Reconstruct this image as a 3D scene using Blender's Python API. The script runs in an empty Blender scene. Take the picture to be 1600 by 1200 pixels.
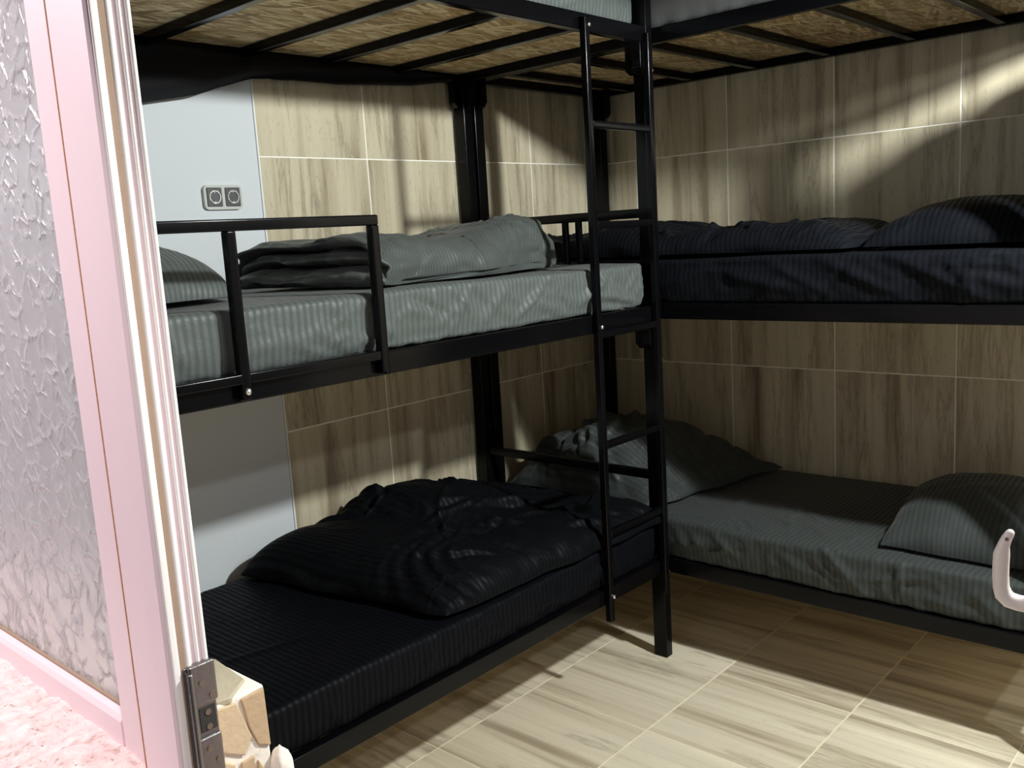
import bpy, bmesh, math, random
import numpy as np
from mathutils import Vector, Matrix

# ------------------------------------------------------------------ camera, world, lights
scene = bpy.context.scene
C = scene.collection
random.seed(4)

YAW, PIT, ROL = math.radians(42.3921), math.radians(-9.1885), math.radians(-3.4517)
fwd = Vector((math.cos(PIT)*math.cos(YAW), math.cos(PIT)*math.sin(YAW), math.sin(PIT)))
rt = fwd.cross(Vector((0, 0, 1))).normalized()
up = rt.cross(fwd)
r2 = math.cos(ROL)*rt + math.sin(ROL)*up
u2 = -math.sin(ROL)*rt + math.cos(ROL)*up
cam_data = bpy.data.cameras.new('camera')
cam_data.sensor_width = 36.0
cam_data.lens = 1436.75*36.0/1600.0
cam_data.clip_start = 0.02
cam = bpy.data.objects.new('camera', cam_data)
M = Matrix(((r2.x, u2.x, -fwd.x), (r2.y, u2.y, -fwd.y), (r2.z, u2.z, -fwd.z))).to_4x4()
M.translation = Vector((-3.9111, -2.8845, 1.6879))
cam.matrix_world = M
C.objects.link(cam)
scene.camera = cam

world = bpy.data.worlds.new('world')
scene.world = world
world.use_nodes = True
bg = world.node_tree.nodes['Background']
bg.inputs['Color'].default_value = (1.0, 0.86, 0.90, 1)     # pinkish light of the hall outside the door
bg.inputs['Strength'].default_value = 0.11

def lamp(name, loc, power, radius, color):
    l = bpy.data.lights.new(name, 'POINT')
    l.energy = power; l.shadow_soft_size = radius; l.color = color
    o = bpy.data.objects.new(name, l); o.location = loc; C.objects.link(o)
    return o
def down_lamp(name, loc, power, radius, color):
    # wide downward spot: upward light cut off to keep ceiling bounce low
    l = bpy.data.lights.new(name, 'SPOT')
    l.energy = power; l.shadow_soft_size = radius; l.color = color
    l.spot_size = math.radians(176); l.spot_blend = 0.04
    o = bpy.data.objects.new(name, l); o.location = loc; C.objects.link(o)
    return o
down_lamp('room_lamp', (-1.50, -3.07, 2.60), 318, 0.060, (0.965, 1.0, 0.985))
down_lamp('room_lamp_second', (-1.62, -3.85, 2.62), 48, 0.05, (0.965, 1.0, 0.985))
lamp('hall_lamp', (-4.45, -0.75, 2.45), 125, 0.12, (1.0, 0.90, 0.93))
lamp('jamb_fill', (-3.78, -2.66, 2.86), 85, 0.10, (1.0, 0.95, 0.93))  # added fill to brighten the jamb reveal and handle, no real lamp

scene.view_settings.view_transform = 'Standard'
scene.view_settings.look = 'None'
scene.view_settings.gamma = 1
scene.view_settings.use_curve_mapping = False
scene.view_settings.exposure = 0.0

# ------------------------------------------------------------------ numpy noise
_rs = np.random.RandomState(11)
_perm = _rs.permutation(512)
_perm = np.concatenate([_perm, _perm, _perm])
_gr = _rs.normal(size=(512, 3)); _gr /= np.linalg.norm(_gr, axis=1)[:, None]
def noise(P):
    P = np.asarray(P, float)
    i = np.floor(P).astype(int); f = P-i; i &= 511
    w = f*f*f*(f*(f*6-15)+10)
    out = 0
    for dx in (0, 1):
        for dy in (0, 1):
            for dz in (0, 1):
                h = _perm[_perm[_perm[(i[:, 0]+dx) & 511]+((i[:, 1]+dy) & 511)]+((i[:, 2]+dz) & 511)]
                g = _gr[h]
                d = f-np.array([dx, dy, dz])
                ww = (w[:, 0] if dx else 1-w[:, 0])*(w[:, 1] if dy else 1-w[:, 1])*(w[:, 2] if dz else 1-w[:, 2])
                out = out+ww*np.sum(g*d, axis=1)
    return out*1.5
def ridged(P):
    return 1-np.abs(noise(P))*2.2
def seg_dist(P, A, B):
    A = np.array(A, float); B = np.array(B, float); d = B-A
    t = np.clip(((P-A)@d)/(d@d), 0, 1)
    return np.linalg.norm(P-A-t[:, None]*d, axis=1), t
def folds(P, lst):
    out = np.zeros(len(P))
    for A, B, w, a in lst:
        d, t = seg_dist(P, A, B)
        out += a*np.exp(-(d/w)**2)*(0.35+0.65*np.sin(np.pi*np.clip(t, 0.02, 0.98)))
    return out

# ------------------------------------------------------------------ materials
def newmat(name):
    m = bpy.data.materials.new(name); m.use_nodes = True
    nt = m.node_tree
    return m, nt, nt.nodes['Principled BSDF'], nt.nodes, nt.links
def setp(b, col=None, rough=None, metal=None, spec=None, coat=None, sheen=None):
    if col is not None: b.inputs['Base Color'].default_value = (*col, 1)
    if rough is not None: b.inputs['Roughness'].default_value = rough
    if metal is not None: b.inputs['Metallic'].default_value = metal
    if spec is not None: b.inputs['Specular IOR Level'].default_value = spec
    if coat is not None: b.inputs['Coat Weight'].default_value = coat
    if sheen is not None: b.inputs['Sheen Weight'].default_value = sheen
def math_n(N, L, op, a, b=None, c=None):
    n = N.new('ShaderNodeMath'); n.operation = op
    for k, v in enumerate((a, b, c)):
        if v is None: continue
        if isinstance(v, (int, float)): n.inputs[k].default_value = v
        else: L.new(v, n.inputs[k])
    return n.outputs[0]
def ramp(N, L, fac, stops):
    n = N.new('ShaderNodeValToRGB')
    e = n.color_ramp.elements
    while len(e) < len(stops): e.new(0.5)
    for k, (p, c) in enumerate(stops):
        e[k].position = p; e[k].color = (*c, 1) if len(c) == 3 else c
    L.new(fac, n.inputs[0]); return n.outputs[0]
def mixc(N, L, fac, a, b, mode='MIX'):
    n = N.new('ShaderNodeMix'); n.data_type = 'RGBA'; n.blend_type = mode
    for s, v in ((n.inputs[0], fac), (n.inputs[6], a), (n.inputs[7], b)):
        if isinstance(v, (int, float)): s.default_value = v
        elif isinstance(v, tuple): s.default_value = (*v, 1)
        else: L.new(v, s)
    return n.outputs[2]
def noise_n(N, L, vec, scale, detail=4, rough=0.55, dist=0.0):
    n = N.new('ShaderNodeTexNoise')
    n.inputs['Scale'].default_value = scale; n.inputs['Detail'].default_value = detail
    n.inputs['Roughness'].default_value = rough; n.inputs['Distortion'].default_value = dist
    if vec is not None: L.new(vec, n.inputs['Vector'])
    return n.outputs['Fac']
def mapping(N, L, vec, scale=(1, 1, 1), rot=(0, 0, 0), loc=(0, 0, 0)):
    n = N.new('ShaderNodeMapping')
    n.inputs['Scale'].default_value = scale; n.inputs['Rotation'].default_value = rot; n.inputs['Location'].default_value = loc
    L.new(vec, n.inputs['Vector']); return n.outputs[0]
def bump(N, L, b, h, strength, dist):
    n = N.new('ShaderNodeBump'); n.inputs['Strength'].default_value = strength; n.inputs['Distance'].default_value = dist
    L.new(h, n.inputs['Height']); L.new(n.outputs[0], b.inputs['Normal'])

def plain(name, col, rough=0.5, metal=0.0, spec=0.5, coat=0.0, bumpscale=None, bumpstr=0.1, var=0.0):
    m, nt, b, N, L = newmat(name)
    setp(b, col, rough, metal, spec, coat)
    tc = N.new('ShaderNodeTexCoord').outputs['Object']
    if bumpscale:
        bump(N, L, b, noise_n(N, L, tc, bumpscale, 5), bumpstr, 0.01)
    if var:
        f = noise_n(N, L, tc, 4.0, 5)
        c = mixc(N, L, f, tuple(x*(1-var) for x in col), tuple(min(1, x*(1+var)) for x in col))
        L.new(c, b.inputs['Base Color'])
    return m

def travertine(name, axis, light, mid, dark, rough, st=0.055):
    """veined beige tile; veins run along local axis index `axis`"""
    m, nt, b, N, L = newmat(name)
    tc = N.new('ShaderNodeTexCoord').outputs['Object']
    rnd = N.new('ShaderNodeObjectInfo').outputs['Random']
    sc = [1.0, 1.0, 1.0]; sc[axis] = st
    off = N.new('ShaderNodeCombineXYZ')
    r1 = math_n(N, L, 'MULTIPLY', rnd, 53.0); r3 = math_n(N, L, 'MULTIPLY', rnd, 31.0)
    L.new(r1, off.inputs[0]); L.new(r3, off.inputs[1]); L.new(r1, off.inputs[2])
    add = N.new('ShaderNodeVectorMath'); add.operation = 'ADD'
    L.new(tc, add.inputs[0]); L.new(off.outputs[0], add.inputs[1])
    v = mapping(N, L, add.outputs[0], tuple(sc))
    n1 = noise_n(N, L, v, 12.0, 6, 0.57, 0.10)
    c = ramp(N, L, n1, [(0.33, dark), (0.43, mid), (0.53, light), (0.70, tuple(min(1, x*1.10) for x in light))])
    # broad soft bands
    n2 = noise_n(N, L, v, 30.0, 3, 0.5, 0.12)
    c = mixc(N, L, ramp(N, L, n2, [(0.55, (0, 0, 0)), (0.68, (0.5, 0.5, 0.5))]), c, mid)
    # thin crooked veins
    sc2 = [1.0, 1.0, 1.0]; sc2[axis] = 0.10
    v2 = mapping(N, L, add.outputs[0], tuple(sc2), loc=(3.1, 1.7, 5.3))
    n3 = noise_n(N, L, v2, 6.0, 9, 0.66, 0.25)
    vein = math_n(N, L, 'ABSOLUTE', math_n(N, L, 'SUBTRACT', n3, 0.56))
    c = mixc(N, L, ramp(N, L, vein, [(0.0, (0.60, 0.60, 0.60)), (0.007, (0.30, 0.30, 0.30)), (0.040, (0, 0, 0))]), c, tuple(x*0.62 for x in dark))
    # pits and grain
    sc3 = [1.0, 1.0, 1.0]; sc3[axis] = 0.35
    n4 = noise_n(N, L, mapping(N, L, add.outputs[0], tuple(sc3)), 95.0, 4, 0.6)
    c = mixc(N, L, ramp(N, L, n4, [(0.27, (0.3, 0.3, 0.3)), (0.40, (0, 0, 0))]), c, dark)
    c = mixc(N, L, math_n(N, L, 'MULTIPLY', rnd, 0.22), c, mid)
    L.new(c, b.inputs['Base Color'])
    setp(b, rough=rough, spec=0.45)
    L.new(math_n(N, L, 'MULTIPLY_ADD', n4, 0.14, rough-0.05), b.inputs['Roughness'])
    bump(N, L, b, n4, 0.06, 0.003)
    return m

def fabric(name, col, stripe=1.45, rough_a=0.46, rough_b=0.66, period=0.02, sheen=0.06, spec=0.25):
    """cotton satin with woven tone-on-tone stripes; UV is in metres"""
    m, nt, b, N, L = newmat(name)
    uv = N.new('ShaderNodeTexCoord').outputs['UV']
    sx = N.new('ShaderNodeSeparateXYZ'); L.new(uv, sx.inputs[0])
    s = math_n(N, L, 'SINE', math_n(N, L, 'MULTIPLY', sx.outputs[0], 2*math.pi/period))
    s = math_n(N, L, 'MULTIPLY_ADD', s, 2.2, 0.5)
    s.node.use_clamp = True
    f = noise_n(N, L, mapping(N, L, uv, (3.0, 3.0, 1)), 1.5, 4)
    base = mixc(N, L, f, tuple(x*0.88 for x in col), tuple(x*1.12 for x in col))
    c = mixc(N, L, s, base, tuple(x*stripe for x in col))
    L.new(c, b.inputs['Base Color'])
    L.new(math_n(N, L, 'MULTIPLY_ADD', s, rough_a-rough_b, rough_b), b.inputs['Roughness'])
    setp(b, spec=spec, sheen=sheen)
    b.inputs['Sheen Roughness'].default_value = 0.5
    n1 = noise_n(N, L, mapping(N, L, uv, (1, 1, 1)), 26.0, 5, 0.6, 0.4)
    n2 = noise_n(N, L, mapping(N, L, uv, (1, 1, 1)), 600.0, 2)
    h = math_n(N, L, 'MULTIPLY_ADD', n2, 0.05, n1)
    bump(N, L, b, h, 0.32, 0.008)
    return m

def osb(name):
    m, nt, b, N, L = newmat(name)
    tc = N.new('ShaderNodeTexCoord').outputs['Object']
    cols = []
    warp = noise_n(N, L, tc, 5.0, 2)
    for k, (ang, st, sc) in enumerate(((0.03, 10.0, 75.0), (0.35, 7.0, 60.0), (-0.32, 7.0, 65.0), (1.0, 6.0, 50.0))):
        v = mapping(N, L, mapping(N, L, tc, rot=(0, 0, ang), loc=(k*1.3, k*0.7, 0)), (1.0/st, 1.0, 0.0))
        vo = N.new('ShaderNodeTexVoronoi'); vo.inputs['Scale'].default_value = sc
        L.new(v, vo.inputs['Vector'])
        g = noise_n(N, L, mapping(N, L, v, (1, 1, 1)), sc*3.0, 4, 0.6)
        sep = N.new('ShaderNodeSeparateColor'); L.new(vo.outputs['Color'], sep.inputs[0])
        val = math_n(N, L, 'MULTIPLY_ADD', g, 0.75, math_n(N, L, 'MULTIPLY', sep.outputs[0], 0.55))
        cols.append((val, sep.outputs[1]))
    val = cols[0][0]
    for k in (1, 2, 3):
        fac = math_n(N, L, 'GREATER_THAN', cols[k][1], (0.62, 0.7, 0.86)[k-1])
        n = N.new('ShaderNodeMix'); L.new(fac, n.inputs[0]); L.new(val, n.inputs[2]); L.new(cols[k][0], n.inputs[3])
        val = n.outputs[0]
    c = ramp(N, L, val, [(0.25, (0.16, 0.09, 0.035)), (0.42, (0.40, 0.27, 0.12)), (0.62, (0.60, 0.44, 0.22)), (0.88, (0.88, 0.74, 0.47))])
    L.new(c, b.inputs['Base Color'])
    setp(b, rough=0.62, spec=0.3)
    bump(N, L, b, val, 0.25, 0.004)
    return m

def pattern_glass(name):
    m, nt, b, N, L = newmat(name)
    tc = N.new('ShaderNodeTexCoord').outputs['Object']
    w = N.new('ShaderNodeTexNoise'); w.inputs['Scale'].default_value = 18; w.inputs['Detail'].default_value = 3
    L.new(tc, w.inputs['Vector'])
    vm = N.new('ShaderNodeVectorMath'); vm.operation = 'MULTIPLY_ADD'
    L.new(w.outputs['Color'], vm.inputs[0]); vm.inputs[1].default_value = (0.035,)*3; L.new(tc, vm.inputs[2])
    vo = N.new('ShaderNodeTexVoronoi'); vo.feature = 'DISTANCE_TO_EDGE'; vo.inputs['Scale'].default_value = 30
    L.new(vm.outputs[0], vo.inputs['Vector'])
    e = math_n(N, L, 'MULTIPLY', vo.outputs['Distance'], 5.0); e.node.use_clamp = True
    e = math_n(N, L, 'POWER', e, 0.5)
    # the veins of the pattern are broken up
    brk = ramp(N, L, noise_n(N, L, tc, 22.0, 2), [(0.42, (0, 0, 0)), (0.55, (1, 1, 1))])
    h = math_n(N, L, 'MULTIPLY', math_n(N, L, 'SUBTRACT', 1.0, e), brk)
    fine = noise_n(N, L, tc, 60.0, 3)
    h = math_n(N, L, 'MULTIPLY_ADD', fine, 0.18, h)
    setp(b, (0.90, 0.89, 0.91), 0.26, spec=0.6)
    b.inputs['Transmission Weight'].default_value = 0.68
    b.inputs['IOR'].default_value = 1.45
    bump(N, L, b, h, 0.9, 0.0042)
    return m

MT = {}
MT['tile_wall'] = travertine('travertine wall tile', 2, (0.60, 0.545, 0.395), (0.485, 0.428, 0.30), (0.25, 0.20, 0.135), 0.27)
MT['tile_floor'] = travertine('travertine floor tile', 1, (0.745, 0.68, 0.52), (0.63, 0.557, 0.412), (0.35, 0.287, 0.195), 0.30, 0.035)
MT['grout'] = plain('pale grout', (0.96, 0.93, 0.83), 0.9, bumpscale=60)
MT['grout_floor'] = plain('floor grout', (0.80, 0.72, 0.54), 0.9, bumpscale=60)
MT['plaster'] = plain('white plaster', (0.645, 0.69, 0.71), 0.85, spec=0.2, bumpscale=40, bumpstr=0.05)
MT['black'] = plain('gloss black metal', (0.0025, 0.0025, 0.0032), 0.16, spec=0.17, coat=0.0, bumpscale=9, bumpstr=0.04)
MT['ceil'] = plain('dark low bounce paint', (0.16, 0.145, 0.135), 0.9, spec=0.1, bumpscale=20, bumpstr=0.05)  # unseen ceiling and walls kept dark to cut light bouncing off them
MT['bolt'] = plain('zinc bolt', (0.75, 0.75, 0.74), 0.25, metal=1.0)
MT['osb'] = osb('oriented strand board')
MT['grey'] = fabric('grey striped satin', (0.072, 0.084, 0.079), 1.35)
MT['greyduvet'] = fabric('grey duvet satin', (0.054, 0.062, 0.058), 1.35)
MT['dkgreen'] = fabric('dark green grey satin', (0.0290, 0.0345, 0.0330), 1.40)
MT['greydark'] = fabric('dark grey duvet satin', (0.030, 0.036, 0.034), 1.4)
MT['black_sheet'] = fabric('black striped satin', (0.0022, 0.0026, 0.0038), 1.8, spec=0.07, sheen=0.0)
MT['black_duvet'] = fabric('black duvet satin', (0.0022, 0.0027, 0.0036), 1.8, spec=0.07, sheen=0.0)
MT['navy'] = fabric('blue black satin', (0.0042, 0.0050, 0.0068), 1.8, spec=0.07, sheen=0.0)
MT['greytop'] = plain('plain grey mattress cover', (0.085, 0.088, 0.088), 0.8, bumpscale=30)
MT['curtain'] = plain('black cloth', (0.010, 0.010, 0.012), 0.85, spec=0.2, bumpscale=120, bumpstr=0.15)
MT['pink'] = plain('pink painted frame', (0.86, 0.70, 0.735), 0.42, spec=0.4, bumpscale=14, bumpstr=0.04, var=0.03)
MT['white_frame'] = plain('white painted profile', (0.92, 0.88, 0.86), 0.40, spec=0.4, bumpscale=20, bumpstr=0.04)
MT['gasket'] = plain('tan gasket', (0.36, 0.25, 0.18), 0.8, bumpscale=50)
MT['sealant'] = plain('orange sealant', (0.46, 0.20, 0.08), 0.8, bumpscale=200, bumpstr=0.5)
MT['glass'] = pattern_glass('patterned glass')
MT['steel'] = plain('worn steel', (0.30, 0.29, 0.285), 0.36, metal=1.0, bumpscale=90, bumpstr=0.15, var=0.2)
MT['screw'] = plain('brass grey screw', (0.35, 0.30, 0.24), 0.4, metal=1.0, bumpscale=100)
MT['mortar'] = plain('white mortar', (0.82, 0.77, 0.68), 0.9, bumpscale=35, bumpstr=0.5, var=0.08)
MT['stone_a'] = plain('beige stone', (0.60, 0.46, 0.30), 0.6, bumpscale=40, bumpstr=0.35, var=0.22)
MT['stone_b'] = plain('greenish stone', (0.42, 0.38, 0.27), 0.55, bumpscale=40, bumpstr=0.35, var=0.25)
MT['stone_c'] = plain('tan stone', (0.50, 0.36, 0.22), 0.6, bumpscale=40, bumpstr=0.35, var=0.22)
MT['handle'] = plain('cream painted handle', (0.90, 0.83, 0.78), 0.35, spec=0.5, bumpscale=30, bumpstr=0.05)
MT['dark'] = plain('dark hole', (0.03, 0.028, 0.027), 0.6, bumpscale=50)
MT['socket_plate'] = plain('grey beige socket plate', (0.50, 0.52, 0.48), 0.4, bumpscale=60, bumpstr=0.03)
MT['socket_in'] = plain('dark grey socket insert', (0.065, 0.07, 0.07), 0.35, bumpscale=60, bumpstr=0.03)

def ledge_mat():
    m, nt, b, N, L = newmat('rough pink plaster')
    tc = N.new('ShaderNodeTexCoord').outputs['Object']
    a = noise_n(N, L, mapping(N, L, tc, (1.0, 1.0, 1.0)), 38.0, 8, 0.65, 0.6)
    p = noise_n(N, L, tc, 110.0, 4, 0.6)
    c = ramp(N, L, a, [(0.30, (0.52, 0.33, 0.30)), (0.42, (0.80, 0.62, 0.60)), (0.60, (0.88, 0.76, 0.74)), (0.72, (0.90, 0.83, 0.80))])
    c = mixc(N, L, ramp(N, L, p, [(0.28, (0.8, 0.8, 0.8)), (0.38, (0, 0, 0))]), c, (0.30, 0.15, 0.12))
    L.new(c, b.inputs['Base Color']); setp(b, rough=0.85, spec=0.2)
    bump(N, L, b, math_n(N, L, 'MULTIPLY_ADD', p, 0.3, a), 0.7, 0.008)
    return m
MT['ledge'] = ledge_mat()

# ------------------------------------------------------------------ object helpers
ORG = {}
def tag(o, label=None, cat=None, group=None, kind=None):
    if label: o['label'] = label
    if cat: o['category'] = cat
    if group: o['group'] = group
    if kind: o['kind'] = kind
    return o
def empty(name, loc, parent=None):
    o = bpy.data.objects.new(name, None); C.objects.link(o)
    o.empty_display_size = 0.1
    loc = Vector(loc)
    if parent is not None:
        o.parent = parent; o.location = loc-ORG[parent.name]
    else: o.location = loc
    ORG[o.name] = loc
    return o
def mesh_obj(name, me, mat, parent=None, org=None):
    """mesh vertices are given in world coordinates; the origin is moved to `org`"""
    if org is None:
        co = np.empty(len(me.vertices)*3); me.vertices.foreach_get('co', co); co = co.reshape(-1, 3)
        lo, hi = co.min(0), co.max(0)
        org = Vector(((lo[0]+hi[0])/2, (lo[1]+hi[1])/2, lo[2]))
    org = Vector(org)
    me.transform(Matrix.Translation(-org))
    if mat is not None and len(me.materials) == 0: me.materials.append(MT[mat] if isinstance(mat, str) else mat)
    o = bpy.data.objects.new(name, me); C.objects.link(o)
    if parent is not None:
        o.parent = parent; o.location = org-ORG[parent.name]
    else: o.location = org
    ORG[o.name] = org
    return o
def bm_obj(name, bm, mat, parent=None, smooth=False, org=None):
    me = bpy.data.meshes.new(name); bm.to_mesh(me); bm.free()
    if smooth:
        for p in me.polygons: p.use_smooth = True
    return mesh_obj(name, me, mat, parent, org)
def bm_box(bm, x0, x1, y0, y1, z0, z1, bev=0.0, seg=1):
    r = bmesh.ops.create_cube(bm, size=1.0)
    vs = r['verts']
    bmesh.ops.scale(bm, vec=(abs(x1-x0), abs(y1-y0), abs(z1-z0)), verts=vs)
    bmesh.ops.translate(bm, vec=((x0+x1)/2, (y0+y1)/2, (z0+z1)/2), verts=vs)
    if bev:
        es = list({e for v in vs for e in v.link_edges})
        bmesh.ops.bevel(bm, geom=es, offset=bev, segments=seg, affect='EDGES', profile=0.5)
def box(name, x0, x1, y0, y1, z0, z1, mat, parent=None, bev=0.003, seg=2):
    bm = bmesh.new(); bm_box(bm, x0, x1, y0, y1, z0, z1, bev, seg)
    soft = bev > 0 and mat in ('black', 'steel', 'white_frame', 'pink')
    o = bm_obj(name, bm, mat, parent, smooth=soft)
    if soft: o.modifiers.new('normals', 'WEIGHTED_NORMAL')
    return o
def prism(name, poly, axis, a, b, mat, parent=None, bev=0.0):
    """extrude a 2D polygon along an axis; poly coordinates are the two other axes in order"""
    bm = bmesh.new()
    def mk(p, t):
        if axis == 0: return (t, p[0], p[1])
        if axis == 1: return (p[0], t, p[1])
        return (p[0], p[1], t)
    va = [bm.verts.new(mk(p, a)) for p in poly]; vb = [bm.verts.new(mk(p, b)) for p in poly]
    bm.faces.new(va); bm.faces.new(list(reversed(vb)))
    n = len(poly)
    for k in range(n): bm.faces.new((va[k], vb[k], vb[(k+1) % n], va[(k+1) % n]))
    bmesh.ops.recalc_face_normals(bm, faces=bm.faces)
    if bev: bmesh.ops.bevel(bm, geom=list(bm.edges), offset=bev, segments=2, affect='EDGES', profile=0.5)
    return bm_obj(name, bm, mat, parent)
def cyl(name, p0, p1, r, mat, parent=None, n=16, r1=None, dome=False):
    p0, p1 = Vector(p0), Vector(p1); d = (p1-p0)
    q = d.to_track_quat('Z', 'Y').to_matrix().to_4x4()
    bm = bmesh.new()
    bmesh.ops.create_cone(bm, cap_ends=True, segments=n, radius1=r, radius2=r if r1 is None else r1, depth=d.length)
    bmesh.ops.transform(bm, matrix=Matrix.Translation((p0+p1)/2) @ q, verts=bm.verts)
    if dome:
        s = bmesh.ops.create_uvsphere(bm, u_segments=n, v_segments=8, radius=r*0.95)['verts']
        bmesh.ops.transform(bm, matrix=Matrix.Translation(p1) @ q @ Matrix.Diagonal((1, 1, 0.5, 1)), verts=s)
    return bm_obj(name, bm, mat, parent, smooth=False)
def grid_mesh(name, P, n, m, uv, closed_u=False, flip=False):
    """P (n*m,3) grid, index i*m+j ; closed_u joins the last i row to the first"""
    ii, jj = np.meshgrid(np.arange(n if closed_u else n-1), np.arange(m-1), indexing='ij')
    a = (ii*m+jj).ravel(); b = (((ii+1) % n)*m+jj).ravel()
    F = np.stack([a, b, b+1, a+1], 1)
    if flip: F = F[:, ::-1]
    return F
def make_mesh(name, P, F, uv=None, smooth=True):
    me = bpy.data.meshes.new(name)
    me.vertices.add(len(P)); me.vertices.foreach_set('co', np.asarray(P, np.float32).ravel())
    k = F.shape[1]
    me.loops.add(F.size); me.loops.foreach_set('vertex_index', F.ravel().astype(np.int32))
    me.polygons.add(len(F)); me.polygons.foreach_set('loop_start', (np.arange(len(F))*k).astype(np.int32))
    me.polygons.foreach_set('loop_total', np.full(len(F), k, np.int32))
    if smooth: me.polygons.foreach_set('use_smooth', np.ones(len(F), bool))
    me.update(calc_edges=True)
    if uv is not None:
        l = me.uv_layers.new(name='UVMap')
        l.data.foreach_set('uv', np.asarray(uv, np.float32)[F.ravel()].ravel())
    me.validate()
    return me

# ------------------------------------------------------------------ room shell
W = 0.5017                       # tile module
J = 0.0045                       # joint width
TT = 0.009                       # tile thickness
ZL = [0.0, 0.0134, 0.5151, 1.0151, 1.5151, 2.0151, 2.5151, 3.0]
CEIL = 3.0
X_IN = -3.227                    # inner face of the left wall
Y_F = -4.60

def tile_mesh(cache, sx, sy, sz):
    key = (round(sx, 4), round(sy, 4), round(sz, 4))
    if key not in cache:
        bm = bmesh.new(); bm_box(bm, -sx/2, sx/2, -sy/2, sy/2, -sz/2, sz/2)
        bmesh.ops.bevel(bm, geom=list(bm.edges), offset=0.0012, segments=1, affect='EDGES')
        me = bpy.data.meshes.new('tile'); bm.to_mesh(me); bm.free()
        cache[key] = me
    return cache[key]
def put_tile(parent, me, mat, loc):
    if len(me.materials) == 0: me.materials.append(MT[mat])
    o = bpy.data.objects.new('tile', me); C.objects.link(o)
    o.parent = parent; o.location = Vector(loc)-ORG[parent.name]

# floor
floor = box('floor', -3.45, 0.1, Y_F-0.1, 0.1, -0.15, -0.0010, 'grout_floor', bev=0)
tag(floor, 'beige travertine tiled floor between the bunk beds', kind='structure')
cache = {}
xs = [0.0, -0.0055]+[-0.0055-W*k for k in range(1, 7)]+[X_IN]
ys = [0.0, -0.2138]+[-0.7155-W*k for k in range(0, 8)]+[Y_F]
for i in range(1, len(xs)-1):
    for j in range(len(ys)-1):
        x1, x0 = xs[i], xs[i+1]; y1, y0 = ys[j], ys[j+1]
        if x1-x0 < 0.02 or y1-y0 < 0.02: continue
        me = tile_mesh(cache, x1-x0-J, y1-y0-J, TT)
        put_tile(floor, me, 'tile_floor', ((x0+x1)/2, (y0+y1)/2, -TT/2))
# back wall (runs along x), tile face at y = 0
wall_back = box('wall_back', -2.0075, 0.12, 0.0010, 0.15, 0, CEIL, 'grout', bev=0)
tag(wall_back, 'back wall with beige veined tiles and a white plaster strip', kind='structure')
cache = {}
xa = [0.0, -0.5256, -1.0205, -1.5142, -2.005]
for i in range(4):
    for k in range(1, 7):
        x1, x0 = xa[i], xa[i+1]; z0, z1 = ZL[k], ZL[k+1]
        me = tile_mesh(cache, x1-x0-J, TT, z1-z0-J)
        put_tile(wall_back, me, 'tile_wall', ((x0+x1)/2, TT/2, (z0+z1)/2))
box('plaster', -3.56, -2.0075, 0.0045, 0.15, 0, CEIL, 'plaster', wall_back, bev=0)
box('edge_strip', -2.0105, -2.0055, 0.0, 0.02, 0, CEIL, 'plaster', wall_back, bev=0.001)
# right wall (runs along y), tile face at x = 0
wall_right = box('wall_right', 0.0010, 0.15, Y_F-0.1, 0.15, 0, CEIL, 'grout', bev=0)
tag(wall_right, 'right wall covered in large beige veined tiles', kind='structure')
cache = {}
yb = [0.0, -0.2379]+[-0.7396-W*k for k in range(0, 8)]
for i in range(len(yb)-1):
    for k in range(1, 7):
        y1, y0 = yb[i], yb[i+1]; z0, z1 = ZL[k], ZL[k+1]
        me = tile_mesh(cache, TT, y1-y0-J, z1-z0-J)
        put_tile(wall_right, me, 'tile_wall', (TT/2, (y0+y1)/2, (z0+z1)/2))
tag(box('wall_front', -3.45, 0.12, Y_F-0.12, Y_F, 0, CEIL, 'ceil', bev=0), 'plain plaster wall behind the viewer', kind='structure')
tag(box('ceiling', -3.75, 0.15, Y_F-0.12, 0.15, CEIL, CEIL+0.12, 'ceil', bev=0), 'ceiling above the bunks, darkened to cut bounced light', kind='structure')

# left wall: half wall under the side light, wall above it and the wall beyond the door
XF, YJ = -3.411, -1.822          # outer face of the frame, door side of the jamb
ZTOP = 1.06
wl = empty('wall_left', (-3.35, -1.0, 0))
tag(wl, 'plastered half wall with stone clad end under the frosted side window', kind='structure')
box('half_wall', -3.385, X_IN-0.006, -1.732, 0.0, 0, ZTOP-0.006, 'mortar', wl, bev=0.004)
box('wall_above', -3.56, X_IN, -2.86, 0.0, 2.24, CEIL, 'plaster', wl, bev=0)
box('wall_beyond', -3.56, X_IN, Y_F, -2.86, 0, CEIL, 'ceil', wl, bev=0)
box('wall_corner', -3.56, X_IN, -0.55, 0.0, ZTOP, 2.24, 'plaster', wl, bev=0)
box('outer_wall', -3.72, -3.385, -1.80, 0.0, 0, 0.955, 'ledge', wl, bev=0.01)

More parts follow.
